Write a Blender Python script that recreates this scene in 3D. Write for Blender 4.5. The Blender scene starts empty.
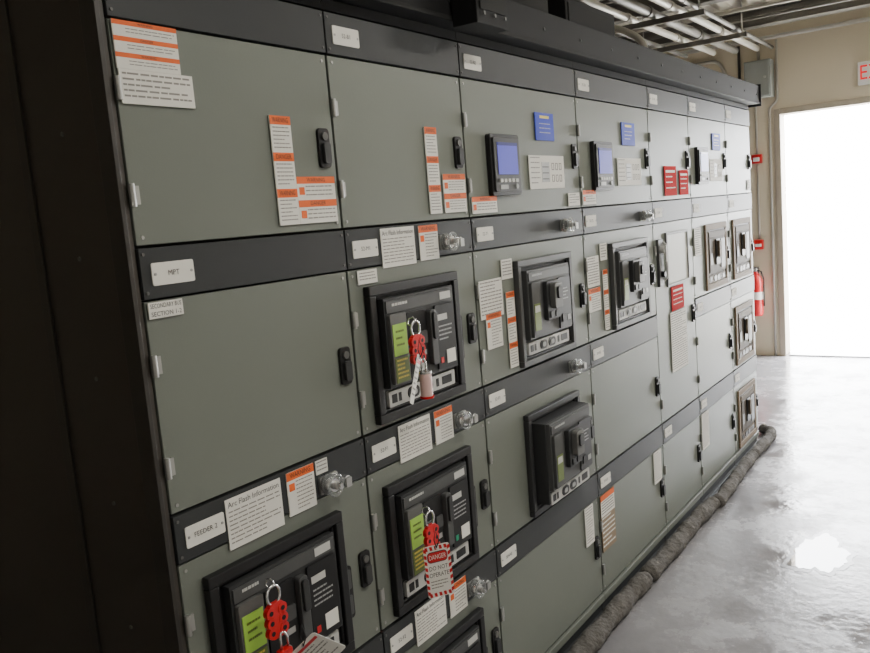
import bpy, math, random
from mathutils import Vector, Matrix
random.seed(4)
COL=bpy.context.scene.collection
# ------------------------------------------------------------------ materials
MATS={}
def s2l(c):
    c=c/255.0
    return c/12.92 if c<=0.04045 else ((c+0.055)/1.055)**2.4
def mat(name,rgb,rough=0.5,metal=0.0,var=0.06,scale=12.0,bump=0.0,bscale=60.0,emit=0.0,trans=0.0,coat=0.0,rvar=0.0,spec=0.5):
    m=bpy.data.materials.new(name);m.use_nodes=True;nt=m.node_tree
    b=nt.nodes['Principled BSDF'];col=[s2l(v) for v in rgb]+[1]
    tc=nt.nodes.new('ShaderNodeTexCoord')
    n=nt.nodes.new('ShaderNodeTexNoise');n.inputs['Scale'].default_value=scale;n.inputs['Detail'].default_value=3
    nt.links.new(tc.outputs['Object'],n.inputs['Vector'])
    mx=nt.nodes.new('ShaderNodeMix');mx.data_type='RGBA'
    mx.inputs[6].default_value=[max(0,c*(1-var)) for c in col[:3]]+[1]
    mx.inputs[7].default_value=[min(1,c*(1+var)) for c in col[:3]]+[1]
    nt.links.new(n.outputs['Fac'],mx.inputs[0]);nt.links.new(mx.outputs[2],b.inputs['Base Color'])
    b.inputs['Roughness'].default_value=rough;b.inputs['Metallic'].default_value=metal
    b.inputs['Specular IOR Level'].default_value=spec
    if rvar>0:
        mr=nt.nodes.new('ShaderNodeMapRange');mr.inputs[3].default_value=rough-rvar;mr.inputs[4].default_value=rough+rvar
        nt.links.new(n.outputs['Fac'],mr.inputs[0]);nt.links.new(mr.outputs[0],b.inputs['Roughness'])
    if bump>0:
        n2=nt.nodes.new('ShaderNodeTexNoise');n2.inputs['Scale'].default_value=bscale;nt.links.new(tc.outputs['Object'],n2.inputs['Vector'])
        bp=nt.nodes.new('ShaderNodeBump');bp.inputs['Strength'].default_value=bump;bp.inputs['Distance'].default_value=0.01
        nt.links.new(n2.outputs['Fac'],bp.inputs['Height']);nt.links.new(bp.outputs[0],b.inputs['Normal'])
    if emit>0:
        b.inputs['Emission Color'].default_value=col;b.inputs['Emission Strength'].default_value=emit
    if trans>0: b.inputs['Transmission Weight'].default_value=trans
    if coat>0: b.inputs['Coat Weight'].default_value=coat
    MATS[name]=m;return m
mat('paint',(115,120,112),0.40,0,0.05,2.5,0.03,260,spec=0.28)
mat('band',(56,58,59),0.46,0,0.06,6,spec=0.22)
mat('bodydark',(34,34,33),0.7,spec=0.2)
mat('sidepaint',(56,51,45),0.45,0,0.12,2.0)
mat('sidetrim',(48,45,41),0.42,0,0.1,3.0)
mat('rail',(27,27,28),0.6,spec=0.15)
mat('black',(32,32,33),0.42,spec=0.3)
mat('plastic',(54,55,56),0.45,spec=0.3)
mat('plastic2',(78,79,79),0.45,spec=0.3)
mat('plastic3',(98,98,96),0.45,spec=0.3)
mat('tan',(126,110,90),0.6,spec=0.15)
mat('tanface',(78,70,60),0.6,spec=0.15)
mat('tanhandle',(98,87,73),0.6,spec=0.15)
mat('grey',(165,166,165),0.4)
mat('ltgrey',(196,196,192),0.4)
mat('paper',(236,234,226),0.6,0,0.02,spec=0.2)
mat('orange',(232,104,40),0.5,0,0.03,spec=0.3)
mat('ink',(40,38,38),0.6)
mat('inkgrey',(140,136,130),0.6)
mat('red',(206,24,30),0.35,0,0.05)
mat('redlabel',(186,16,22),0.8,spec=0.1)
mat('blue',(16,52,190),0.5,spec=0.2)
mat('yellow',(226,206,80),0.4)
mat('green',(160,206,80),0.4,emit=0.08)
mat('greendark',(104,122,52),0.4)
mat('teal',(20,150,110),0.4)
mat('brown',(140,118,92),0.55)
mat('screen',(92,94,196),0.3,0,0.05,8,emit=0.4,spec=0.2)
mat('screenbar',(70,74,140),0.25,emit=0.15)
mat('chrome',(215,215,215),0.25,0.9)
mat('zinc',(175,175,172),0.4,0.7)
mat('clear',(235,240,240),0.08,trans=0.85)
mat('glassgrey',(196,198,190),0.3,spec=0.3)
mat('pinkfilm',(226,190,184),0.3)
mat('boom',(96,93,89),0.98,0,0.3,25,0.8,60,spec=0.1)
mat('galv',(186,182,172),0.45,0.3,0.15,8)
mat('galvdark',(96,93,87),0.5,0.3,0.15,8)
mat('ceil',(184,178,164),0.65,0.1,0.15,3)
mat('wall',(216,205,182),0.85,0,0.06,1.2,0.1,90,spec=0.2)
mat('wallpale',(196,191,180),0.85,0,0.05,1.2)
mat('frame',(172,161,144),0.5)
mat('signwhite',(236,236,232),0.4)
mat('exitred',(222,24,30),0.4,emit=0.8)
mat('tube',(255,250,240),0.5,emit=10.0)
mat('boxgrey',(140,144,140),0.5)
mat('outground',(240,238,232),0.9,0,0.03,1.0)
# floor
m=mat('floor',(150,148,152),0.3);nt=m.node_tree;b=nt.nodes['Principled BSDF']
tc=nt.nodes.new('ShaderNodeTexCoord')
n1=nt.nodes.new('ShaderNodeTexNoise');n1.inputs['Scale'].default_value=1.3;n1.inputs['Detail'].default_value=10;n1.inputs['Roughness'].default_value=0.7
nt.links.new(tc.outputs['Object'],n1.inputs['Vector'])
cr=nt.nodes.new('ShaderNodeValToRGB')
cr.color_ramp.elements[0].position=0.30;cr.color_ramp.elements[0].color=(s2l(118),s2l(117),s2l(120),1)
cr.color_ramp.elements[1].position=0.70;cr.color_ramp.elements[1].color=(s2l(158),s2l(156),s2l(158),1)
nt.links.new(n1.outputs['Fac'],cr.inputs[0]);nt.links.new(cr.outputs[0],b.inputs['Base Color'])
n2=nt.nodes.new('ShaderNodeTexNoise');n2.inputs['Scale'].default_value=2.6;n2.inputs['Detail'].default_value=10;n2.inputs['Roughness'].default_value=0.72
nt.links.new(tc.outputs['Object'],n2.inputs['Vector'])
mr=nt.nodes.new('ShaderNodeMapRange');mr.inputs[1].default_value=0.38;mr.inputs[2].default_value=0.62;mr.inputs[3].default_value=0.08;mr.inputs[4].default_value=0.38
nt.links.new(n2.outputs['Fac'],mr.inputs[0]);nt.links.new(mr.outputs[0],b.inputs['Roughness'])
n3=nt.nodes.new('ShaderNodeTexNoise');n3.inputs['Scale'].default_value=22;n3.inputs['Detail'].default_value=8
nt.links.new(tc.outputs['Object'],n3.inputs['Vector'])
bp=nt.nodes.new('ShaderNodeBump');bp.inputs['Strength'].default_value=0.16;bp.inputs['Distance'].default_value=0.01
nt.links.new(n3.outputs['Fac'],bp.inputs['Height']);nt.links.new(bp.outputs[0],b.inputs['Normal'])
mat('water',(150,148,146),0.02,0,0.02)
MATS['water'].node_tree.nodes['Principled BSDF'].inputs['IOR'].default_value=1.9
mat('wet',(70,68,67),0.2,0,0.05)
# ------------------------------------------------------------------ mesh builder
TXT={}
def text_geo(s):
    if s in TXT: return TXT[s]
    c=bpy.data.curves.new('tmp','FONT');c.body=s;c.size=1;c.align_x='CENTER';c.align_y='CENTER';c.resolution_u=2
    o=bpy.data.objects.new('tmp',c);COL.objects.link(o)
    dg=bpy.context.evaluated_depsgraph_get();dg.update()
    me=bpy.data.meshes.new_from_object(o.evaluated_get(dg))
    vs=[v.co.copy() for v in me.vertices];fs=[tuple(p.vertices) for p in me.polygons]
    bpy.data.objects.remove(o);bpy.data.curves.remove(c);bpy.data.meshes.remove(me)
    w=max(v.x for v in vs)-min(v.x for v in vs);TXT[s]=(vs,fs,w);return TXT[s]
class MB:
    def __init__(s): s.v=[];s.f=[];s.m=[];s.names=[];s.sm=[]
    def mi(s,n):
        if n not in s.names: s.names.append(n)
        return s.names.index(n)
    def add(s,vs,fs,m,M=None,smooth=False):
        k=len(s.v);i=s.mi(m)
        for p in vs:
            p=Vector(p);s.v.append(M@p if M else p)
        for q in fs: s.f.append(tuple(a+k for a in q));s.m.append(i);s.sm.append(smooth)
        return s
    def box(s,x0,x1,y0,y1,z0,z1,m,M=None):
        vs=[(x0,y0,z0),(x1,y0,z0),(x1,y1,z0),(x0,y1,z0),(x0,y0,z1),(x1,y0,z1),(x1,y1,z1),(x0,y1,z1)]
        return s.add(vs,[(0,3,2,1),(4,5,6,7),(0,1,5,4),(1,2,6,5),(2,3,7,6),(3,0,4,7)],m,M)
    def rbox(s,x0,x1,y0,y1,z0,z1,r,m,M=None,seg=4):
        pts=[]
        for cx,cz,a0 in ((x1-r,z1-r,0),(x0+r,z1-r,90),(x0+r,z0+r,180),(x1-r,z0+r,270)):
            for i in range(seg+1):
                a=math.radians(a0+90*i/seg);pts.append((cx+r*math.cos(a),cz+r*math.sin(a)))
        n=len(pts);vs=[(p[0],y0,p[1]) for p in pts]+[(p[0],y1,p[1]) for p in pts]
        fs=[tuple(range(n)),tuple(range(2*n-1,n-1,-1))]+[(i,i+n,(i+1)%n+n,(i+1)%n) for i in range(n)]
        return s.add(vs,fs,m,M)
    def ring(s,x0,x1,z0,z1,w,y0,y1,m,wb=None):
        wb=wb if wb else w
        s.box(x0,x1,y0,y1,z1-w,z1,m);s.box(x0,x1,y0,y1,z0,z0+wb,m)
        s.box(x0,x0+w,y0,y1,z0+wb,z1-w,m);s.box(x1-w,x1,y0,y1,z0+wb,z1-w,m)
    def cyl(s,c,ax,r,l,m,seg=16,r2=None,M=None):
        r2=r if r2 is None else r2
        ax=Vector(ax).normalized();u=ax.orthogonal().normalized();w=ax.cross(u);c=Vector(c)
        vs=[];
        for k,rr in ((0,r),(1,r2)):
            for i in range(seg):
                a=2*math.pi*i/seg;vs.append(c+ax*(l*k)+u*rr*math.cos(a)+w*rr*math.sin(a))
        s.add(vs,[(i,(i+1)%seg,(i+1)%seg+seg,i+seg) for i in range(seg)],m,M,True)
        s.add(vs,[tuple(range(seg-1,-1,-1)),tuple(range(seg,2*seg))],m,M)
        return s
    def tube(s,pts,r,m,seg=10,closed=False,M=None,rf=None):
        pts=[Vector(p) for p in pts];n=len(pts);vs=[]
        up=None
        for i,p in enumerate(pts):
            a=pts[(i-1)%n] if (closed or i>0) else p
            b=pts[(i+1)%n] if (closed or i<n-1) else p
            t=(b-a).normalized()
            if up is None: up=t.orthogonal().normalized()
            up=(up-t*up.dot(t)).normalized();w=t.cross(up)
            for k in range(seg):
                an=2*math.pi*k/seg;rr=r if rf is None else rf(i,k)
                vs.append(p+up*rr*math.cos(an)+w*rr*math.sin(an))
        fs=[]
        for i in range(n if closed else n-1):
            for k in range(seg):
                fs.append((i*seg+k,i*seg+(k+1)%seg,((i+1)%n)*seg+(k+1)%seg,((i+1)%n)*seg+k))
        if not closed: fs+= [tuple(range(seg-1,-1,-1)),tuple(range((n-1)*seg,n*seg))]
        return s.add(vs,fs,m,M,True)
    def text(s,t,cx,cz,y,size,m,maxw=None,M=None,face='Y'):
        vs,fs,w=text_geo(t)
        k=size
        kx=k
        if maxw and w*k>maxw: kx=maxw/w
        return s.add([(cx+v.x*kx,y,cz+v.y*k) for v in vs],fs,m,M)
    def lines(s,x0,x1,z0,z1,y,n,m,M=None,fill=0.34):
        h=(z1-z0)/n
        for i in range(n):
            zt=z1-i*h;x=x0;end=x1-(x1-x0)*random.choice([0,0,0.05,0.3])
            while x<end-0.002:
                w=min(end-x,random.uniform(0.06,0.2)*(x1-x0));
                s.add([(x,y,zt-h*fill),(x+w*.85,y,zt-h*fill),(x+w*.85,y,zt),(x,y,zt)],[(0,1,2,3)],m,M);x+=w
        return s
WO={}
def finish(mb,name,parent=None,origin=None,bevel=0,label=None,smooth=False):
    if origin is None:
        xs=[v.x for v in mb.v];ys=[v.y for v in mb.v];zs=[v.z for v in mb.v]
        origin=Vector(((min(xs)+max(xs))/2,(min(ys)+max(ys))/2,min(zs)))
    origin=Vector(origin)
    me=bpy.data.meshes.new(name);me.from_pydata([v-origin for v in mb.v],[],mb.f)
    for n in mb.names: me.materials.append(MATS[n])
    for p,i,sm in zip(me.polygons,mb.m,mb.sm): p.material_index=i;p.use_smooth=sm
    me.update()
    o=bpy.data.objects.new(name,me);COL.objects.link(o)
    if parent: o.parent=parent;o.location=origin-WO[parent.name]
    else: o.location=origin
    WO[o.name]=origin
    if bevel>0:
        b=o.modifiers.new('bevel','BEVEL');b.width=bevel;b.segments=2;b.limit_method='ANGLE';b.angle_limit=math.radians(50)
    if label: o['label']=label
    return o
def empty(name,loc,label,cat,group=None):
    o=bpy.data.objects.new(name,None);COL.objects.link(o);o.location=loc;o.empty_display_size=0.1;WO[o.name]=Vector(loc)
    o['label']=label;o['category']=cat
    if group: o['group']=group
    return o
def top(o,label,cat,group=None):
    o['label']=label;o['category']=cat
    if group: o['group']=group
    return o
def struct(o): o['kind']='structure';return o
# ------------------------------------------------------------------ room
ZC=3.45;XW=7.94
mb=MB();mb.box(-4,XW+0.2,-3.4,4,-0.1,0,'floor');struct(finish(mb,'floor',origin=(0,0,0)))
mb=MB()
DY0,DY1,DH=-1.35,0.50,2.49
mb.box(XW,XW+0.2,DY1,4,0,ZC,'wall');mb.box(XW,XW+0.2,-3.4,DY0,0,ZC,'wall');mb.box(XW,XW+0.2,DY0,DY1,DH,ZC,'wall')
struct(finish(mb,'wall_east',origin=(XW,0,0)))
mb=MB();mb.box(-4,XW+0.2,-3.6,-3.4,0,ZC,'wallpale');struct(finish(mb,'wall_south'))
mb=MB();mb.box(-4,XW+0.2,4,4.2,0,ZC,'wall');struct(finish(mb,'wall_north'))
mb=MB();mb.box(-4.2,-4,-3.6,4.2,0,ZC,'wallpale');struct(finish(mb,'wall_west'))
# corrugated deck ceiling
mb=MB();vs=[];fs=[];y=-3.6;k=0
prof=[]
while y<4.2:
    prof+= [(y,0),(y+0.09,0),(y+0.12,0.05),(y+0.21,0.05)];y+=0.24
for (yy,zz) in prof: vs+=[(-4.2,yy,ZC+zz),(XW+0.2,yy,ZC+zz)]
for i in range(len(prof)-1): fs.append((2*i,2*i+1,2*i+3,2*i+2))
mb.add(vs,fs,'ceil');mb.box(-4.2,XW+0.2,-3.6,4.2,ZC+0.06,ZC+0.16,'ceil');struct(finish(mb,'ceiling',origin=(0,0,ZC)))
# door trim
mb=MB();mb.box(XW-0.02,XW+0.2,DY1-0.03,DY1+0.03,0,DH+0.03,'frame');mb.box(XW-0.02,XW+0.2,DY0-0.03,DY0+0.03,0,DH+0.03,'frame');mb.box(XW-0.02,XW+0.2,DY0+0.03,DY1-0.03,DH-0.03,DH+0.03,'frame')
struct(finish(mb,'trim_1',bevel=0.004))
mb=MB();mb.box(XW,XW+0.2,DY0+.05,DY1-.05,0.0,0.012,'zinc');struct(finish(mb,'trim_2'))
# outside
mb=MB();mb.box(XW+0.2,XW+60,-40,40,-0.12,-0.02,'outground');o=finish(mb,'ground');struct(o)
# ------------------------------------------------------------------ switchgear
CX=[0,0.61,1.218,2.051,2.846,3.446,4.151,4.732]
RZ=[2.25,1.714,1.17,0.624,0.10]
BAND=0.105;YF=-0.004
def handle(par,x,z,side=1):
    mb=MB()
    mb.rbox(x-0.02,x+0.02,-0.008,0,z-0.048,z+0.048,0.010,'black')
    mb.rbox(x-0.012,x+0.012,-0.018,-0.008,z-0.038,z+0.012,0.006,'plastic')
    mb.cyl((x,-0.008,z+0.028),(0,-1,0),0.010,0.005,'plastic3')
    finish(mb,'handle',par,bevel=0.001,label='small black door latch handle')
def hinge(par,x,z):
    mb=MB();mb.cyl((x,-0.006,z-0.022),(0,0,1),0.006,0.044,'zinc',10);mb.box(x-0.004,x+0.018,-0.004,0,z-0.018,z+0.018,'zinc')
    finish(mb,'hinge',par)
def nameplate(par,x,z,t):
    mb=MB();mb.rbox(x,x+0.102,-0.0065,YF,z-0.045,z,0.004,'paper')
    mb.text(t,x+0.051,z-0.0225,-0.0072,0.015,'ink',0.06)
    for dx in (0.007,0.095): mb.cyl((x+dx,-0.0065,z-0.0225),(0,-1,0),0.003,0.0015,'zinc',8)
    finish(mb,'nameplate',par,label='white engraved nameplate')
def key_lock(par,x,z):
    mb=MB()
    mb.rbox(x-0.035,x+0.03,-0.010,YF,z-0.022,z+0.022,0.004,'zinc')
    mb.cyl((x-0.010,-0.010,z),(0,-1,0),0.017,0.026,'chrome',20)
    mb.cyl((x-0.010,-0.036,z),(0,-1,0),0.010,0.010,'zinc',14)
    mb.box(x-0.013,x-0.007,-0.058,-0.046,z-0.007,z+0.007,'chrome')
    mb.cyl((x-0.010,-0.010,z),(0,-1,0),0.026,0.006,'clear',24)
    mb.tube([(x-0.010+0.025*math.cos(a*math.pi/12),-0.038,z+0.025*math.sin(a*math.pi/12)) for a in range(24)],0.004,'clear',8,True)
    mb.cyl((x+0.036,-0.004,z),(0,-1,0),0.011,0.032,'chrome',14)
    mb.rbox(x+0.026,x+0.046,-0.042,-0.036,z-0.018,z+0.006,0.003,'zinc')
    finish(mb,'key_lock',par,label='chrome key interlock with clear cover ring')
Y0L=-0.0058
def sticker(par,kind,x0,x1,z0,z1,n=None,txt=None):
    mb=MB();w=x1-x0;h=z1-z0;y=Y0L-0.0006
    base={'paper':'paper','warn':'paper','arc':'paper','red':'redlabel','blue':'blue','brown':'brown','diagram':'paper','warnh':'paper'}[kind]
    mb.box(x0,x1,Y0L,YF+0.0012,z0,z1,base);e=0.006 if w>0.05 else 0.003
    nm='label'
    if txt:
        for i,t in enumerate(txt): mb.text(t,(x0+x1)/2,z1-h*(i+0.5)/len(txt),y,h/len(txt)*0.8,'ink',w*.9)
    elif kind=='paper':
        mb.lines(x0+e,x1-e,z0+e,z1-e,y,max(3,int(h/0.012)),'inkgrey')
    elif kind=='arc':
        mb.text('Arc Flash Information',(x0+x1)/2,z1-0.014,y,0.018,'ink',w*0.92)
        mb.lines(x0+e,x1-e,z0+e,z1-0.028,y,8,'inkgrey',fill=0.28)
    elif kind=='warn':
        k=n or max(1,round(h/0.085));s=h/k
        for i in range(k):
            zt=z1-i*s;hh=min(0.02,s*.3)
            mb.box(x0,x1,Y0L-0.0003,Y0L,zt-hh,zt,'orange')
            mb.text('WARNING' if i%2==0 else 'DANGER',(x0+x1)/2,zt-hh/2,y,hh*.8,'ink',w*.75)
            if w>0.08:
                if s>0.05: mb.box(x0+e,x0+e+0.018,y,Y0L,zt-hh-0.026,zt-hh-0.008,'orange')
                mb.lines(x0+e+0.022,x1-e,zt-s+0.004,zt-hh-0.005,y,max(2,int((s-hh)/0.010)),'inkgrey',fill=0.28)
            else: mb.lines(x0+e,x1-e,zt-s+0.004,zt-hh-0.005,y,max(2,int((s-hh)/0.010)),'inkgrey',fill=0.28)
    elif kind=='red':
        mb.box(x0+w*.12,x1-w*.12,y,Y0L,z1-h*.22,z1-h*.14,'paper')
        mb.lines(x0+w*.12,x1-w*.12,z0+h*.1,z0+h*.66,y,3,'paper',fill=0.18)
    elif kind=='blue':
        mb.box(x0+w*.25,x0+w*.75,y,Y0L,z0+h*.80,z1-h*.1,'yellow');mb.lines(x0+w*.2,x1-w*.2,z0+h*.14,z0+h*.62,y,3,'ltgrey',fill=0.18)
    elif kind=='brown':
        mb.box(x0,x1,y,Y0L,z0+h*.62,z1,'paper');mb.box(x0,x1,y-.0002,Y0L,z1-h*.1,z1,'orange');mb.lines(x0+e,x1-e,z0+h*.64,z1-h*.12,y-.0004,5,'ink');mb.lines(x0+e,x1-e,z0+e,z0+h*.6,y,7,'paper')
    elif kind=='diagram':
        mb.lines(x0+w*.04,x0+w*.3,z0+e,z1-e,y,6,'inkgrey',fill=0.2)
        mb.box(x0+w*.34,x0+w*.56,y,Y0L,z0+h*.2,z0+h*.8,'grey')
        for i in range(3):
            mb.box(x0+w*.36,x0+w*.54,y-.0003,y,z0+h*(.28+i*.18),z0+h*(.31+i*.18),'ink')
        for i in range(3):
            for j in range(2): mb.ring(x0+w*(.63+i*.11),x0+w*(.70+i*.11),z0+h*(.2+j*.36),z0+h*(.42+j*.36),w*.012,y,Y0L,'inkgrey')
    finish(mb,nm,par,label={'paper':'white paper label with small print','arc':'white arc flash information sticker','warn':'white warning sticker with orange headers','red':'red sticker with white print','blue':'blue square sticker','brown':'tan and white sticker with orange header','diagram':'white instruction sticker with diagrams'}[kind])
def meter(par,x0,z0):
    w=0.195;h=0.2
    mb=MB();mb.rbox(x0,x0+w,-0.018,0,z0,z0+h,0.010,'black')
    mb.rbox(x0+0.012,x0+w-0.012,-0.024,-0.018,z0+0.012,z0+h-0.012,0.006,'plastic')
    o=finish(mb,'meter',par,bevel=0.002,label='black framed digital power meter')
    mb=MB();mb.box(x0+0.034,x0+w-0.03,-0.0255,-0.024,z0+0.068,z0+h-0.028,'screen')
    mb.box(x0+0.034,x0+w-0.03,-0.0262,-0.0255,z0+h-0.038,z0+h-0.028,'screenbar')
    finish(mb,'screen',o,label='glowing violet blue display')
    mb=MB()
    for i in range(5):
        mb.rbox(x0+0.036+i*0.026,x0+0.054+i*0.026,-0.028,-0.024,z0+0.042,z0+0.054,0.003,'ltgrey')
    mb.cyl((x0+w-0.045,-0.024,z0+0.028),(0,-1,0),0.009,0.003,'grey',14);mb.box(x0+0.04,x0+0.09,-0.0255,-0.024,z0+0.02,z0+0.034,'grey')
    finish(mb,'button',o,label='grey meter buttons')
def slot_plate(par,x,z):
    mb=MB();mb.rbox(x-0.011,x+0.011,-0.006,0,z-0.07,z+0.07,0.010,'black')
    mb.rbox(x-0.006,x+0.006,-0.0075,-0.006,z+0.008,z+0.06,0.005,'plastic2');mb.rbox(x-0.006,x+0.006,-0.0075,-0.006,z-0.06,z-0.008,0.005,'plastic2')
    finish(mb,'slot_plate',par,label='black plate with two oval slots')
def door(par,c,zb,zt,hz=None,nohandle=False):
    x0,x1=CX[c]+0.004,CX[c+1]-0.004
    mb=MB();mb.box(x0,x1,0,0.018,zb+0.003,zt-0.003,'paint')
    for sx in (x0+0.015,x1-0.015):
        for sz in (zb+0.018,zt-0.018): mb.cyl((sx,0,sz),(0,-1,0),0.004,0.002,'zinc',8)
    o=finish(mb,'door',par,origin=(x0,0.01,zb),bevel=0.0015,label='grey green painted steel compartment door')
    if not nohandle: handle(o,x1-0.041,hz if hz else (zb+zt)/2+0.0)
    hinge(o,x0+0.001,zt-0.13);hinge(o,x0+0.001,zb+0.10)
    return o
names=[['','MPT','FEEDER 2',''],['','52-M1','52-F1','52-F2'],['','52-T1','52-F3','SPARE'],['','52-T2','SPARE','SPARE'],['','','',''],['','','',''],['','','','']]
CAB=[];DOORS={};BANDS={}
for c in range(7):
    x0,x1=CX[c],CX[c+1]
    cab=empty('switchgear_cabinet',(x0,0,0),['grey green steel switchgear section with dark end panel and warning stickers','narrow grey green switchgear section holding three black breakers','wide grey green switchgear section with meter and two breakers','wide grey green switchgear section with meter and single breaker','narrow grey green switchgear section with tall windowed door','grey green switchgear section with meter and tan framed breaker','end switchgear section with three tan framed breakers'][c],'switchgear','switchgear lineup')
    CAB.append(cab)
    mb=MB();mb.box(x0+0.001,x1-0.001,0.02,1.45,0.10,2.27,'bodydark')
    mb.box(x0+0.001,x1-0.001,0.0,1.45,2.253,2.28,'rail')
    finish(mb,'body',cab,origin=(x0,0.02,0))
    mb=MB();mb.box(x0+0.001,x1-0.001,0.01,1.45,0.0,0.099,'band')
    mb.box(x0+0.001,x1-0.001,-0.012,0.01,0.0,0.018,'band');mb.box(x0+0.001,x1-0.001,-0.006,0.01,0.062,0.092,'paint')
    finish(mb,'base_channel',cab,origin=(x0,0,0),bevel=0.002,label='low steel base channel')
    for r in range(4):
        if c==4 and r==2: continue
        zt=RZ[r];zb=RZ[r+1]
        if c==4 and r==1: zb=RZ[3]
        mb=MB();mb.box(x0+0.003,x1-0.003,YF,0.018,zt-BAND+0.002,zt-0.003,'band')
        for sx in (x0+0.012,x1-0.012):
            for sz in (zt-0.015,zt-BAND+0.014): mb.cyl((sx,YF,sz),(0,-1,0),0.0035,0.002,'plastic3',8)
        bo=finish(mb,'band_panel',cab,origin=(x0,0.01,zt-BAND),bevel=0.001,label='dark charcoal strip panel above the door')
        BANDS[c,r]=bo
        if not(c==0 and r==0): nameplate(bo,x0+0.026,zt-0.033,names[c][r] or '52-B%d'%(r+c))
        dt=zt-BAND
        DOORS[c,r]=door(cab,c,zb,dt,hz={0:1.915,1:1.37 if not (c==4) else 1.1,2:0.825,3:0.315}[r])
# end side panel (child of first cabinet)
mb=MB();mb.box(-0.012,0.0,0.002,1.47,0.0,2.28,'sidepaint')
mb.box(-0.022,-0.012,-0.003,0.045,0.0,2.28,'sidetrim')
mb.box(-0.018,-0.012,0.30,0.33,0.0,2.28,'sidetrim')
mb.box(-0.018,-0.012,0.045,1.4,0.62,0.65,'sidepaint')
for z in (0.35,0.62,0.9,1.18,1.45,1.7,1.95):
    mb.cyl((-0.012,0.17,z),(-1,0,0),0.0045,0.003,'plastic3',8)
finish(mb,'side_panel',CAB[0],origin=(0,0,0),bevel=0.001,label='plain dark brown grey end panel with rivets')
D=DOORS;B=BANDS
sticker(D[0,0],'warn',0.008,0.155,2.052,2.142,3)
sticker(D[0,0],'paper',0.010,0.182,1.987,2.0515)
sticker(D[0,0],'warn',0.389,0.455,1.735,1.985,3)
sticker(D[0,0],'warn',0.456,0.590,1.735,1.846,2)
sticker(D[1,0],'warn',1.000,1.060,1.735,1.985,3)
sticker(D[1,0],'warn',1.076,1.198,1.735,1.850,2)
sticker(D[0,1],'paper',0.008,0.090,1.572,1.604,txt=['SECONDARY BUS','SECTION 1-2'])
sticker(B[0,2],'arc',0.135,0.300,1.045,1.158);sticker(B[0,2],'warn',0.320,0.412,1.055,1.160,1)
sticker(B[0,2],'paper',0.420,0.462,1.125,1.160)
key_lock(B[0,2],0.460,1.095)
for r,zt in ((1,1.712),(2,1.166),(3,0.620)):
    sticker(B[1,r],'arc',0.755,0.908,zt-0.112,zt-0.006);sticker(B[1,r],'warn',0.930,1.025,zt-0.108,zt-0.008,1)
    key_lock(B[1,r],1.065,zt-0.062)
    slot_plate(D[1,r],1.108,zt-0.36)
sticker(D[1,1],'paper',0.645,0.725,1.567,1.603)
slot_plate(D[0,2],0.498,0.79)
sticker(D[2,0],'warn',1.230,1.385,1.725,1.778,1);sticker(D[2,0],'paper',1.930,2.030,1.725,1.775)
meter(D[2,0],1.345,1.778);sticker(D[2,0],'blue',1.693,1.838,1.968,2.066);sticker(D[2,0],'diagram',1.626,1.905,1.795,1.914)
sticker(D[2,1],'paper',1.232,1.378,1.385,1.510);sticker(D[2,1],'paper',1.382,1.455,1.500,1.566);sticker(D[2,1],'warn',1.262,1.360,1.283,1.400,1);sticker(D[2,1],'warn',1.400,1.456,1.195,1.455,3)
key_lock(B[2,1],1.88,1.655);key_lock(B[2,2],1.88,1.110)
sticker(D[2,3],'paper',1.905,1.985,0.354,0.515)
meter(D[3,0],2.165,1.778);sticker(D[3,0],'blue',2.504,2.657,1.970,2.069);sticker(D[3,0],'diagram',2.437,2.715,1.795,1.914);sticker(D[3,0],'warn',2.062,2.190,1.725,1.782,1)
sticker(D[3,1],'paper',2.062,2.180,1.392,1.515);sticker(D[3,1],'warn',2.062,2.180,1.290,1.385,1);sticker(D[3,1],'warn',2.215,2.262,1.195,1.450,3);sticker(D[3,1],'paper',2.2,2.27,1.49,1.56)
key_lock(B[3,1],2.71,1.652)
sticker(D[3,3],'brown',2.062,2.205,0.27,0.515);sticker(D[3,3],'paper',2.70,2.80,0.36,0.515)
sticker(D[4,0],'red',3.03,3.21,1.735,1.882);sticker(D[4,0],'red',3.258,3.40,1.735,1.862)
sticker(D[4,1],'red',3.06,3.25,1.155,1.278);sticker(D[4,1],'paper',3.03,3.28,0.845,1.150)
meter(D[5,0],3.54,1.785);sticker(D[5,0],'blue',3.868,4.03,1.975,2.072);sticker(D[5,0],'diagram',3.80,4.05,1.80,1.925)
sticker(D[5,3],'paper',3.47,3.60,0.31,0.515)
sticker(D[6,0],'paper',4.62,4.69,1.735,1.80);sticker(D[5,1],'paper',3.47,3.58,1.40,1.55)
# window + rotary interlock on tall door
mb=MB();mb.ring(3.01,3.35,1.285,1.555,0.012,-0.010,0,'plastic3');mb.box(3.022,3.338,-0.004,-0.0005,1.297,1.543,'glassgrey')
finish(mb,'viewing_window',D[4,1],label='pale viewing window with metal rim')
mb=MB();mb.box(2.880,2.940,-0.014,0,1.30,1.53,'plastic2');mb.cyl((2.910,-0.014,1.48),(0,-1,0),0.018,0.020,'ltgrey',18);mb.cyl((2.910,-0.014,1.36),(0,-1,0),0.015,0.018,'black',16);mb.box(2.903,2.917,-0.042,-0.034,1.42,1.50,'ltgrey')
mb.tube([(2.955,-0.002,1.52),(2.955,-0.025,1.50),(2.955,-0.025,1.34),(2.955,-0.002,1.32)],0.006,'ltgrey',8)
finish(mb,'interlock_handle',D[4,1],bevel=0.002,label='metal lever interlock with pale pull')
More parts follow.
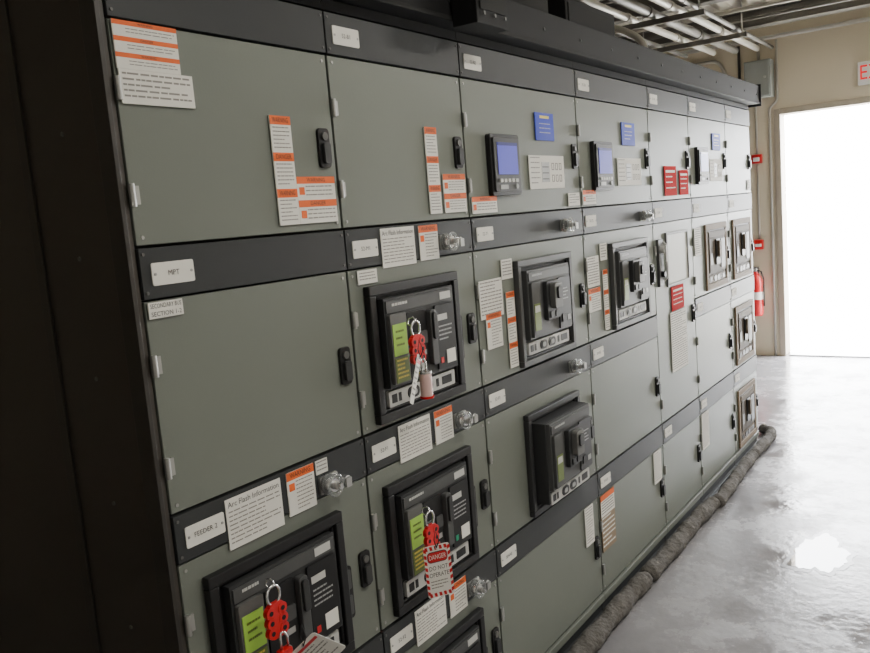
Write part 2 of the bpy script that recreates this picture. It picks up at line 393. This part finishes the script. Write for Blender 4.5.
# ------------------------------------------------------------------ breakers
def breaker(x,z,bez,lab,pull=0.0,style='detail'):
    W=0.425;Hh=0.372
    bb=0.026 if style!='plain' else 0.022
    if style=='far': bb=0.034
    e=empty('circuit_breaker',(x,0,z),lab,'circuit breaker','drawout circuit breakers')
    far=style=='far';plain=style=='plain'
    f1='tanface' if far else ('plastic2' if plain else 'plastic')
    mb=MB();mb.ring(x,x+W,z,z+Hh,bb,-0.022 if not far else -0.012,-0.0005,bez)
    mb.ring(x+bb,x+W-bb,z+bb,z+Hh-bb,0.008,-0.013 if not far else -.008,-0.0005,'black')
    finish(mb,'bezel',e,bevel=0.003,label='raised rectangular escutcheon frame')
    mb=MB();mb.box(x+0.03,x+W-0.03,-0.005,-0.0005,z+0.03,z+Hh-0.03,'black' if not far else 'tanface');finish(mb,'cradle_plate',e)
    P=-pull if not far else 0.018
    u0,u1,v0,v1=x+0.046,x+0.379,z+0.090,z+0.334
    mb=MB()
    if pull>0: mb.box(x+0.040,x+0.385,P-0.012,-0.006,z+0.04,z+0.335,'plastic')
    if pull==0: mb.box(u0,u1,P-0.028,-0.0055,v0,v1,f1)
    else: mb.box(u0,u1,P-0.028,P-0.006,v0,v1,f1)
    mb.box(u0+0.006,u1-0.006,P-0.032,P-0.028,v1-0.040,v1-0.008,'plastic2' if not far else 'tanhandle')
    if style=='detail':
        mb.lines(u0+0.03,u0+0.10,v1-0.030,v1-0.016,P-0.0325,1,'ltgrey',fill=0.5)
        mb.box(u1-0.075,u1-0.02,P-0.0328,P-0.032,v1-0.034,v1-0.013,'ltgrey')
    elif plain: mb.lines(u0+0.03,u0+0.11,v1-0.030,v1-0.016,P-0.0325,1,'grey',fill=0.5)
    finish(mb,'breaker_face',e,bevel=0.003,label='dark grey moulded breaker front')
    mb=MB();a=u0+0.008;b=u0+(0.080 if style=='detail' else 0.074);mb.rbox(a,b,P-0.040 if not far else P-0.032,P-0.028,v0+0.008,v1-0.044,0.005,'plastic3' if style=='detail' else f1)
    finish(mb,'trip_unit',e,bevel=0.001,label='grey electronic trip unit')
    mb=MB()
    if style=='detail':
        mb.box(a+0.006,b-0.006,P-0.0415,P-0.0401,v0+0.012,v0+0.080,'greendark');mb.lines(a+0.012,b-0.012,v0+0.018,v0+0.076,P-0.0423,5,'yellow',fill=0.45)
        mb.box(a+0.006,b-0.006,P-0.0418,P-0.0401,v0+0.086,v0+0.172,'green');mb.lines(a+0.016,b-0.016,v0+0.100,v0+0.155,P-0.0424,3,'greendark',fill=0.3)
    elif plain:
        mb.box(a+0.010,b-0.012,P-0.0415,P-0.0401,v0+0.030,v0+0.125,'greendark');mb.box(a+0.014,b-0.016,P-0.0420,P-0.0415,v0+0.095,v0+0.118,'glassgrey')
    else: mb.box(a+0.010,b-0.012,P-0.0335,P-0.0321,v0+0.050,v0+0.115,'plastic3')
    finish(mb,'trip_display',e,label='green trip unit display' if not far else 'grey trip unit display')
    if style=='detail':
        mb=MB();a=u0+0.090;b=u0+0.180
        mb.rbox(a,b,P-0.034,P-0.028,v0+0.01,v1-0.050,0.004,'black')
        mb.rbox(a+0.008,a+0.040,P-0.040,P-0.034,v0+0.10,v0+0.135,0.004,'plastic2');mb.rbox(a+0.050,a+0.083,P-0.040,P-0.034,v0+0.10,v0+0.135,0.004,'plastic2')
        mb.box(a+0.052,a+0.080,P-0.0348,P-0.034,v0+0.065,v0+0.080,'grey')
        mb.cyl((a+0.045,P-0.034,v0+0.035),(0,-1,0),0.014,0.006,'zinc',16)
        finish(mb,'control_panel',e,bevel=0.001,label='black control panel with push buttons')
        mb=MB();cx=u0+0.200;mb.rbox(cx-0.014,cx+0.014,P-0.046,P-0.028,v0+0.03,v1-0.055,0.007,'plastic2')
        mb.rbox(cx-0.010,cx+0.010,P-0.054,P-0.046,v0+0.105,v1-0.062,0.007,'plastic')
        finish(mb,'charging_handle',e,bevel=0.002,label='black spring charging lever')
        mb=MB();a=u0+0.226;b=u1-0.008;mb.rbox(a,b,P-0.034,P-0.028,v0+0.008,v1-0.048,0.005,'black')
        mb.box(a+0.010,b-0.040,P-0.0348,P-0.034,v0+0.150,v0+0.168,'ltgrey');mb.lines(a+0.012,b-0.018,v0+0.085,v0+0.135,P-0.0348,4,'grey')
        mb.box(a+0.012,a+0.026,P-0.0352,P-0.034,v0+0.025,v0+0.042,'teal' if z<0.7 and z>.6 and x>.3 else 'red');mb.box(a+0.044,b-0.010,P-0.0352,P-0.034,v0+0.020,v0+0.060,'paper')
        finish(mb,'rating_panel',e,bevel=0.001,label='black rating panel with small stickers')
    elif plain:
        mb=MB();cx=u0+0.160;pm='plastic3'
        mb.rbox(cx-0.050,cx+0.050,P-0.046,P-0.028,v0+0.055,v1-0.050,0.008,'plastic')
        mb.rbox(cx-0.030,cx+0.030,P-0.068,P-0.046,v0+0.095,v1-0.058,0.010,pm)
        mb.rbox(cx-0.018,cx+0.018,P-0.076,P-0.068,v0+0.130,v1-0.072,0.008,'plastic')
        mb.rbox(cx-0.036,cx-0.004,P-0.050,P-0.046,v0+0.062,v0+0.086,0.004,'black');mb.rbox(cx+0.004,cx+0.036,P-0.050,P-0.046,v0+0.062,v0+0.086,0.004,'black')
        finish(mb,'charging_handle',e,bevel=0.002,label='large central charging handle block')
        mb=MB();a=u0+0.226;b=u1-0.008;mb.rbox(a,b,P-0.034,P-0.028,v0+0.008,v1-0.048,0.005,'plastic')
        mb.lines(a+0.016,b-0.022,v0+0.105,v0+0.155,P-0.0348,4,'grey');mb.rbox(a+0.014,a+0.044,P-0.038,P-0.034,v0+0.03,v0+0.06,0.004,'black');mb.box(a+0.060,b-0.012,P-0.0352,P-0.034,v0+0.032,v0+0.052,'grey')
        finish(mb,'rating_panel',e,bevel=0.001,label='dark rating panel')
    else:
        mb=MB();cx=u0+0.168
        mb.rbox(cx-0.038,cx+0.038,P-0.036,P-0.028,v0+0.045,v1-0.052,0.008,'black')
        mb.rbox(cx-0.022,cx+0.022,P-0.050,P-0.036,v0+0.085,v1-0.062,0.010,'tanhandle')
        finish(mb,'charging_handle',e,bevel=0.002,label='simple central charging handle')
        mb=MB();a=u0+0.240;b=u1-0.012;mb.rbox(a,b,P-0.032,P-0.028,v0+0.020,v1-0.054,0.005,'plastic')
        finish(mb,'rating_panel',e,label='dark rating panel')
    Q=P if pull>0 else 0
    mb=MB();a=x+0.050;b=x+0.374;yy=Q-0.016 if not far else -0.009;mb.rbox(a,b,yy,Q-0.005,z+0.036,z+0.080,0.004,'ltgrey' if not far else 'tanhandle')
    for q,w2 in ((0.012,0.022),(0.042,0.012),(0.225,0.012),(0.255,0.050)): mb.box(a+q,a+q+w2,yy-0.0015,yy,z+0.046,z+0.070,'black')
    for q in (0.084,0.150): 
        mb.rbox(a+q,a+q+0.054,yy-0.003,yy,z+0.042,z+0.074,0.015,'black')
        if not far: mb.rbox(a+q+0.014,a+q+0.040,yy-0.0045,yy-0.003,z+0.050,z+0.066,0.007,'grey')
    finish(mb,'racking_strip',e,label='light grey strip with racking sockets' if not far else 'bronze strip with racking sockets')
    return e
breaker(0.055,0.645,'black','black drawout breaker in the first section with red lockout hasp')
breaker(0.666,1.187,'black','black drawout breaker in upper second section with lockout hasp')
breaker(0.666,0.642,'black','black drawout breaker in middle second section with danger tag')
breaker(0.666,0.106,'black','black drawout breaker in lowest second section')
breaker(1.467,1.182,'plastic2','dark grey breaker in grey frame beside orange stickers',style='plain')
breaker(1.467,0.640,'plastic','dark grey breaker racked out and standing proud of its frame',pull=0.05,style='plain')
breaker(2.295,1.182,'plastic2','dark grey breaker in grey frame in the fourth section',style='plain')
breaker(3.655,1.187,'tan','muted breaker in bronze grey frame in the sixth section',style='far')
for z in (1.187,0.642,0.106): breaker(4.225,z,'tan','muted breaker in bronze grey frame in the end section',style='far')
# ------------------------------------------------------------------ lockout hasps
def hasp(x,z,y,lab,lock='red'):
    e=empty('lockout_hasp',(x,y,z),lab,'lockout hasp','red lockout hasps')
    mb=MB();n=20
    mb.tube([(x+0.019*math.cos(2*math.pi*a/n),y,z+0.004+0.022*math.sin(2*math.pi*a/n)) for a in range(n)],0.0032,'chrome',8,True)
    mb.tube([(x+0.008,y,z+0.024),(x+0.010,y+0.012,z+0.034),(x+0.012,y+0.028,z+0.030),(x+0.012,y+0.034,z+0.015),(x+0.008,y+0.020,z+0.010)],0.0025,'chrome',8,True)
    finish(mb,'shackle',e,label='chrome jaw ring')
    mb=MB()
    mb.rbox(x-0.022,x+0.022,y-0.006,y+0.006,z-0.092,z-0.012,0.010,'red')
    for i in range(3):
        for sx in (-0.017,0.017):
            mb.cyl((x+sx,y+0.0055,z-0.030-i*0.023),(0,-1,0),0.013,0.0125,'red',16)
            mb.cyl((x+sx,y-0.0071,z-0.030-i*0.023),(0,-1,0),0.0055,0.0008,'black',12)
    finish(mb,'hasp_body',e,bevel=0.001,label='red coated scalloped hasp body')
    if lock=='red':
        mb=MB();mb.rbox(x-0.018,x+0.016,y-0.026,y-0.008,z-0.158,z-0.114,0.004,'red')
        finish(mb,'padlock_body',e,bevel=0.002)
    elif lock=='clear':
        mb=MB();mb.cyl((x+0.004,y-0.017,z-0.182),(0,0,1),0.017,0.066,'pinkfilm',20);mb.cyl((x+0.004,y-0.017,z-0.186),(0,0,1),0.019,0.006,'redlabel',20)
        mb.cyl((x+0.004,y-0.017,z-0.118),(0,0,1),0.018,0.006,'chrome',20)
        finish(mb,'padlock_body',e,bevel=0.001,label='pale translucent cylindrical lock body')
    if lock:
        mb=MB();mb.tube([(x-0.008,y-0.016,z-0.116),(x-0.008,y-0.016,z-0.090),(x-0.004,y-0.014,z-0.078),(x+0.006,y-0.014,z-0.080),(x+0.012,y-0.016,z-0.092),(x+0.012,y-0.016,z-0.116)],0.003,'chrome',8)
        finish(mb,'padlock_shackle',e,label='steel padlock shackle')
    return e
hasp(0.170,0.940,-0.085,'red lockout hasp hanging on the first section breaker')
hasp(0.768,1.430,-0.085,'red lockout hasp with pale cylindrical lock on upper breaker','clear')
hasp(0.758,0.900,-0.085,'red lockout hasp hanging on the middle breaker above danger tag')
def tag(x,z,y,w,h,yaw,roll,danger,lab):
    M=Matrix.Translation((x,y,z))@Matrix.Rotation(math.radians(roll),4,'Y')@Matrix.Rotation(math.radians(yaw),4,'Z')
    e=empty('lockout_tag',(x,y,z),lab,'tag','lockout tags')
    mb=MB();mb.rbox(-w/2,w/2,-0.0006,0.0006,-h,0,0.008,'paper',M)
    if danger:
        mb.rbox(-w*.38,w*.38,-0.0012,-0.0006,-h*.33,-h*.12,0.010,'ink',M);mb.rbox(-w*.36,w*.36,-0.0018,-0.0012,-h*.315,-h*.135,0.009,'red',M)
        mb.text('DANGER',0,-h*.225,-0.0022,h*.13,'paper',w*.64,M)
        mb.text('DO NOT',0,-h*.44,-0.0010,h*.12,'ink',w*.7,M);mb.text('OPERATE',0,-h*.57,-0.0010,h*.12,'ink',w*.74,M)
        mb.lines(-w*.34,w*.34,-h*.86,-h*.68,-0.0010,3,'inkgrey',M)
        k=8
        for sx in (-1,1):
            for i in range(k):
                zt=-h*(0.03+i*0.94/k);xa=sx*w*.5;xb=sx*w*.40;d=0.94*h/k*0.6
                mb.add([(xa,-0.0011,zt),(xa,-0.0011,zt-d),(xb,-0.0011,zt-d-0.004),(xb,-0.0011,zt-0.004)],[(0,1,2,3)],'red',M)
        for zz in (-h*.015,-h*.91):
            for i in range(5):
                xa=-w*.45+i*w*.18;mb.add([(xa,-0.0011,zz),(xa+w*.1,-0.0011,zz),(xa+w*.125,-0.0011,zz-h*.075),(xa+w*.025,-0.0011,zz-h*.075)],[(0,1,2,3)],'red',M)
    else:
        mb.lines(-w*.4,w*.4,-h*.9,-h*.24,-0.0010,6,'inkgrey',M);mb.box(-w*.42,w*.42,-0.001,-0.0006,-h*.18,-h*.10,'red',M)
    finish(mb,'card',e,label='printed card tag')
    mb=MB();mb.cyl(M@Vector((0,-0.0015,-h*.045)),(0,-1,0),0.005,0.0015,'zinc',12);finish(mb,'eyelet',e)
    mb=MB();p=M@Vector((0,-0.004,-h*.045));mb.tube([p,p+Vector((0.006,-0.006,0.02)),p+Vector((0.008,0.006,0.045)),p+Vector((0.0,0.006,0.02)),p],0.0015,'ink',6);finish(mb,'tie',e)
tag(0.722,0.850,-0.125,0.075,0.150,-38,-3,True,'white danger tag with red striped border')
tag(0.722,1.372,-0.125,0.040,0.130,22,24,False,'narrow white tag hanging askew from hasp')
tag(0.196,0.828,-0.126,0.075,0.13,-35,-50,False,'white tag with red header hanging from hasp')
# ------------------------------------------------------------------ top rail + hoist
mb=MB();mb.box(0.16,4.775,-0.060,0.03,2.283,2.40,'rail');mb.box(0.16,4.775,-0.064,-0.060,2.283,2.296,'bodydark')
mb.box(4.775,4.785,-0.07,0.035,2.270,2.41,'rail')
for k in range(15): mb.cyl((0.5+k*0.3,-0.060,2.34),(0,-1,0),0.006,0.003,'band',8)
top(finish(mb,'hoist_rail',bevel=0.003),'long black steel breaker lifting rail along the cabinet tops','rail')
e=empty('breaker_hoist',(1.19,-0.1,2.401),'black travelling breaker hoist on the top rail','hoist')
mb=MB();mb.box(1.10,1.28,-0.15,-0.066,2.262,2.56,'rail');mb.box(1.10,1.30,-0.15,0.06,2.401,2.56,'rail')
mb.box(1.115,1.265,-0.155,-0.15,2.30,2.52,'bodydark')
for k in range(3): mb.cyl((1.13+k*0.06,-0.155,2.29),(0,-1,0),0.006,0.004,'plastic3',10)
finish(mb,'trolley',e,bevel=0.006)
mb=MB();mb.cyl((1.305,-0.08,2.50),(1,0,0),0.045,0.07,'black',20);mb.cyl((1.375,-0.08,2.50),(1,0,0),0.02,0.03,'plastic3',14);finish(mb,'winch',e)
for xa,xb,h in ((0.62,1.05,0.30),(1.45,1.95,0.22),(2.1,2.6,0.14)):
    mb=MB();mb.box(xa,xb,0.04,0.6,2.281,2.401+h,'rail');mb.box(xa+.02,xb-.02,0.035,0.04,2.30,2.38+h,'bodydark')
    top(finish(mb,'duct_box',bevel=0.004),'black sheet metal wiring box on the cabinet roof','duct box')
# ------------------------------------------------------------------ absorbent booms
def boom(pts,r,lab):
    P=[]
    pts=[Vector(p) for p in pts];n=len(pts)
    for i in range(n-1):
        a=pts[max(i-1,0)];b=pts[i];c=pts[i+1];d=pts[min(i+2,n-1)]
        for k in range(26):
            t=k/26;P.append(0.5*((2*b)+(c-a)*t+(2*a-5*b+4*c-d)*t*t+(-a+3*b-3*c+d)*t**3))
    P.append(pts[-1]);L=len(P)
    ph=random.uniform(0,6)
    def rf(i,k):
        e=min(i,L-1-i);t=min(1,0.72+e*0.09)
        return r*t*(1+0.08*math.sin(i*0.33+ph)+0.05*math.sin(i*0.9+k*1.1)+0.04*math.sin(i*1.7-k*2.2)+random.uniform(-0.04,0.04))
    mb=MB();mb.tube(P,r,'boom',18,rf=rf)
    for v in mb.v: v.z=max(0.001,v.z*0.9)
    o=finish(mb,'absorbent_boom',label=lab);o['category']='absorbent boom';o['group']='absorbent booms along the cabinet base'
R=0.041;R2=0.036
boom([(0.9,-0.062,R),(1.3,-0.062,R),(1.7,-0.066,R),(2.1,-0.060,R),(2.383,-0.062,R)],R,'fuzzy grey absorbent sock on the floor by the cabinets')
boom([(2.387,-0.062,R),(2.8,-0.066,R),(3.1,-0.060,R),(3.42,-0.070,R)],R,'fuzzy grey absorbent sock lying along the base channel')
boom([(3.424,-0.086,R2),(3.7,-0.080,R2),(4.05,-0.062,R2),(4.363,-0.056,R2)],R2,'slightly kinked grey absorbent sock on concrete')
boom([(4.367,-0.056,R2),(4.75,-0.060,R2),(4.93,-0.035,R2),(5.0,0.04,R2)],R2,'grey absorbent sock curling round the cabinet end')
# puddle
e=empty('puddle',(3.02,-0.675,0),'shallow water puddle on polished concrete floor','puddle')
def blob(cx,cy,rx,ry,z,m,name,ph):
    mb=MB();pts=[];N=96
    for i in range(N):
        a=2*math.pi*i/N;r=1+0.12*math.sin(3*a+1+ph)+0.08*math.sin(5*a+2)+0.06*math.sin(9*a+ph)+0.04*math.sin(17*a)+0.02*math.sin(31*a)
        pts.append((cx+rx*r*math.cos(a),cy+ry*r*math.sin(a),z))
    mb.add([(cx,cy,z)]+pts,[(0,i+1,(i+1)%N+1) for i in range(N)],m);finish(mb,name,e,origin=(cx,cy,z))
blob(3.02,-0.675,0.25,0.138,0.0012,'wet','wet_edge',0.0)
blob(3.02,-0.675,0.212,0.114,0.0025,'water','water_surface',0.1)
# ------------------------------------------------------------------ far wall fittings
mb=MB();mb.box(XW-0.16,XW-0.002,0.52,0.77,2.64,3.0,'boxgrey');mb.box(XW-0.17,XW-0.16,0.53,0.76,2.65,2.99,'boxgrey');mb.cyl((XW-0.17,0.57,2.83),(-1,0,0),0.012,0.012,'zinc')
top(finish(mb,'junction_box',bevel=0.006),'grey steel electrical box on the beige wall','junction box')
e=empty('alarm_strobe',(XW,0.70,1.98),'red fire alarm strobe with white lens on wall','fire alarm')
mb=MB();mb.box(XW-0.05,XW-0.002,0.65,0.75,2.0,2.09,'red');finish(mb,'housing',e,bevel=0.006)
mb=MB();mb.box(XW-0.07,XW-0.05,0.67,0.73,2.02,2.06,'signwhite');finish(mb,'lens',e,bevel=0.005)
e=empty('fire_alarm_pull',(XW,0.68,1.15),'red manual fire alarm pull station on wall','fire alarm')
mb=MB();mb.box(XW-0.05,XW-0.002,0.66,0.75,1.12,1.22,'red');finish(mb,'housing',e,bevel=0.006)
mb=MB();mb.box(XW-0.065,XW-0.05,0.675,0.735,1.15,1.18,'signwhite');finish(mb,'pull_bar',e,bevel=0.003)
# extinguisher
ex,ey,ez=XW-0.11,0.73,0.44
e=empty('fire_extinguisher',(ex,ey,ez),'red fire extinguisher hanging on wall by the doorway','fire extinguisher')
mb=MB();prof=[(0.0,0.0),(0.06,0.0),(0.068,0.02),(0.068,0.36),(0.058,0.40),(0.035,0.435),(0.022,0.445),(0.022,0.46)]
vs=[];seg=24
for (r,h) in prof:
    for k in range(seg):
        a=2*math.pi*k/seg;vs.append((ex+r*math.cos(a),ey+r*math.sin(a),ez+h))
fs=[(i*seg+k,i*seg+(k+1)%seg,(i+1)*seg+(k+1)%seg,(i+1)*seg+k) for i in range(len(prof)-1) for k in range(seg)]
mb.add(vs,fs,'red',smooth=True);finish(mb,'cylinder_body',e)
mb=MB();mb.cyl((ex,ey,ez+0.46),(0,0,1),0.022,0.03,'zinc',14);mb.box(ex-0.10,ex+0.01,ey-0.008,ey+0.008,ez+0.49,ez+0.505,'black');mb.box(ex-0.09,ex+0.01,ey-0.007,ey+0.007,ez+0.465,ez+0.475,'black');finish(mb,'valve_handle',e,bevel=0.002)
mb=MB();mb.tube([(ex,ey-0.02,ez+0.47),(ex-0.01,ey-0.06,ez+0.46),(ex-0.01,ey-0.085,ez+0.38),(ex-0.01,ey-0.082,ez+0.2),(ex-0.01,ey-0.08,ez+0.1)],0.008,'black',8);finish(mb,'hose',e)
mb=MB();mb.cyl((ex,ey,ez+0.17),(0,0,1),0.0690,0.08,'paper',24);finish(mb,'label_band',e)
mb=MB();mb.box(XW-0.03,XW-0.002,ey-0.02,ey+0.02,ez+0.1,ez+0.50,'zinc');finish(mb,'wall_bracket',e)
# exit sign
e=empty('exit_sign',(XW,-0.40,2.62),'white exit sign with red letters above doorway','exit sign')
mb=MB();mb.box(XW-0.06,XW-0.002,-0.57,-0.235,2.63,2.84,'signwhite');finish(mb,'housing',e,bevel=0.006)
mb=MB();Mx=Matrix(((0,1,0,XW-0.062),(-1,0,0,-0.4025),(0,0,1,2.735),(0,0,0,1)))
mb.text('EXIT',0,0,0,0.19,'exitred',0.30,Mx);finish(mb,'lettering',e,label='red EXIT lettering')
# ------------------------------------------------------------------ conduits
def conduit(pts,r,lab,name='conduit',cat='conduit',m='galv'):
    P=[Vector(p) for p in pts];out=[P[0]]
    for i in range(1,len(P)-1):
        a,b,c=P[i-1],P[i],P[i+1];d=min(0.15,(b-a).length*.4,(c-b).length*.4)
        p1=b+(a-b).normalized()*d;p2=b+(c-b).normalized()*d
        for k in range(7):
            t=k/6;out.append(p1*(1-t)**2+b*2*t*(1-t)+p2*t*t)
    out.append(P[-1]);mb=MB();mb.tube(out,r,m,10)
    for i in range(len(P)-1):
        a,b=P[i],P[i+1];L=(b-a).length
        if L>1.0:
            for k in range(1,int(L/1.5)+1): mb.cyl(a+(b-a)*(k/(int(L/1.5)+1)),(b-a),r*1.25,0.05,m,10)
    top(finish(mb,name),lab,cat,'ceiling conduits')
xw=XW-0.024
conduit([(xw,3.9,3.22),(xw,-1.9,3.22)],0.022,'galvanised steel conduit running across the beige wall')
conduit([(xw+.006,3.9,3.34),(xw+.006,-1.9,3.34)],0.016,'thin galvanised conduit high on the beige wall')
conduit([(xw,3.9,3.08),(xw,1.05,3.08),(xw,0.97,2.9),(xw,0.97,0.0)],0.018,'galvanised conduit bending down the beige wall')
conduit([(xw-.03,3.9,2.95),(xw-.03,1.2,2.95),(xw-.03,1.1,2.8),(xw-.03,1.1,0.0)],0.014,'second galvanised conduit bending down the beige wall',m='galvdark')
conduit([(xw+.008,0.49,3.19),(xw+.008,0.49,2.60),(xw+.008,0.57,2.54),(xw+.008,0.57,0.0)],0.012,'thin conduit bending down the wall beside the doorway')
conduit([(xw+.012,0.85,3.19),(xw+.012,0.85,0.0)],0.014,'thin vertical conduit beside the fire alarm devices',m='galvdark')
conduit([(xw+.012,0.70,2.63),(xw+.012,0.70,2.10)],0.011,'thin conduit feeding the alarm strobe')
conduit([(xw+.012,0.70,1.99),(xw+.012,0.70,1.23)],0.011,'thin conduit between strobe and pull station')
conduit([(xw+.006,0.66,3.19),(xw+.006,0.66,3.0)],0.016,'short conduit stub entering the grey electrical box')
for i,(y,z,r) in enumerate(((0.50,3.10,0.018),(0.62,3.10,0.028),(0.80,3.10,0.035),(0.98,3.10,0.028),(1.22,3.10,0.02))):
    conduit([(2.3+.2*i,y,z),(7.80-0.1*i,y,z)],r,'galvanised overhead conduit on strut hangers',m='galv' if i%2 else 'galvdark')
for y,r in ((-0.62,0.016),(-0.45,0.012),(-0.28,0.016),(-0.12,0.020),(0.02,0.012),(0.16,0.016),(0.3,0.012),(1.45,0.02)):
    conduit([(1.0,y,ZC-r-0.002),(7.88,y,ZC-r-0.002)],r,'thin galvanised conduit strapped to the metal deck',m='galv' if r>0.013 else 'galvdark')
for x,z,r,m in ((2.6,3.19,0.016,'galv'),(3.7,3.20,0.022,'galvdark'),(4.9,3.21,0.016,'galv'),(5.05,3.21,0.012,'galvdark'),(6.3,3.21,0.02,'galv'),(6.75,3.21,0.014,'galvdark')):
    conduit([(x,3.8,z),(x,-0.6,z),(x+0.25,-0.85,z),(x+0.25,-3.3,z)],r,'conduit crossing the room under the beams',m=m)
conduit([(4.4,1.5,2.88),(4.4,0.75,2.88),(4.4,0.55,2.75),(4.4,0.55,2.281)],0.022,'galvanised conduit dropping into the switchgear roof')
conduit([(3.3,1.5,2.82),(3.3,0.55,2.82),(3.3,0.40,2.7),(3.3,0.40,2.281)],0.028,'dark conduit dropping into the switchgear roof',m='galvdark')
for x in (2.9,4.1,5.3,6.5):
    e=empty('strut_hanger',(x,0.9,3.06),'galvanised strut trapeze carrying conduits','strut hanger','strut trapezes')
    mb=MB();mb.box(x-0.02,x+0.02,0.42,1.36,3.022,3.062,'galvdark');finish(mb,'strut',e)
    for y in (0.46,1.32):
        mb=MB();mb.cyl((x,y,3.02),(0,0,1),0.006,0.43,'zinc',8);finish(mb,'threaded_rod',e)
# ladder cable tray
e=empty('cable_tray',(5.2,0.2,3.16),'galvanised ladder cable tray with black cables','cable tray')
mb=MB()
for y in (1.6,2.1): mb.box(2.0,7.7,y-0.012,y+0.012,3.0,3.09,'galv')
for i in range(19): mb.box(2.15+i*0.3,2.19+i*0.3,1.612,2.088,3.01,3.03,'galv')
finish(mb,'ladder',e)
for k in range(5):
    mb=MB();mb.tube([(2.1+j*0.4,1.68+k*0.08+0.015*math.sin(j*1.3+k),3.05+0.004*math.sin(j)) for j in range(14)],0.018,'rail' if k%2 else 'plastic',8);finish(mb,'cable',e,label='thick black power cable')
mb=MB()
for xx in (3.0,5.0,7.0):
    for yy in (1.58,2.12): mb.cyl((xx,yy,3.0),(0,0,1),0.006,0.46,'zinc',8)
finish(mb,'hanger_rod',e)
for i,x in enumerate((3.2,4.6,6.0,7.4)):
    mb=MB();mb.box(x-0.06,x+0.06,-3.38,3.98,3.25,3.262,'galvdark');mb.box(x-0.006,x+0.006,-3.38,3.98,3.262,3.40,'galvdark');mb.box(x-0.06,x+0.06,-3.38,3.98,3.395,3.405,'galvdark')
    top(finish(mb,'ceiling_beam'),'dark steel beam under the corrugated deck','beam','steel ceiling beams')
# ------------------------------------------------------------------ light fixtures
for x in (-2.4,0.8,3.6,6.2):  # westmost fixture is added, unseen behind the camera, to brighten the end panel
    e=empty('ceiling_light',(x,-1.7,3.16),'unseen white fluorescent strip fixture hung under the deck','ceiling light','fluorescent strips')
    mb=MB();mb.box(x-0.6,x+0.6,-1.78,-1.62,3.10,3.16,'signwhite')
    for s in (-0.5,0.5): mb.cyl((x+s,-1.7,3.16),(0,0,1),0.005,0.29,'zinc',8)
    finish(mb,'fixture_housing',e,bevel=0.004)
    mb=MB()
    for yy in (-1.74,-1.66): mb.cyl((x-0.58,yy,3.08),(1,0,0),0.013,1.16,'tube',12)
    finish(mb,'fluorescent_tube',e,label='glowing fluorescent tubes')
    l=bpy.data.lights.new('lamp','AREA');l.shape='RECTANGLE';l.size=1.1;l.size_y=0.14;l.energy={-2.4:9,0.8:34,3.6:38,6.2:36}[x];l.color=(1.0,0.96,0.88)
    lo=bpy.data.objects.new('lamp_light',l);lo.location=(x,-1.7,3.055);COL.objects.link(lo)
# portal + world
l=bpy.data.lights.new('portal','AREA');l.shape='RECTANGLE';l.size=2.4;l.size_y=1.75;l.cycles.is_portal=True
lo=bpy.data.objects.new('door_portal',l);lo.location=(XW+0.19,(DY0+DY1)/2,1.25);lo.rotation_euler=(0,math.radians(90),0);COL.objects.link(lo)
w=bpy.data.worlds.new('world');bpy.context.scene.world=w;w.use_nodes=True
bg=w.node_tree.nodes['Background'];bg.inputs[0].default_value=(0.95,0.97,1.0,1);bg.inputs[1].default_value=40
# ------------------------------------------------------------------ camera
cam=bpy.data.cameras.new('camera');cam.sensor_width=36;cam.lens=815.5/870*36;cam.clip_start=0.05
co=bpy.data.objects.new('camera',cam);co.location=(-0.973,-1.378,1.724);co.rotation_euler=[math.radians(a) for a in (82.39,4.71,-55.43)]
COL.objects.link(co);bpy.context.scene.camera=co
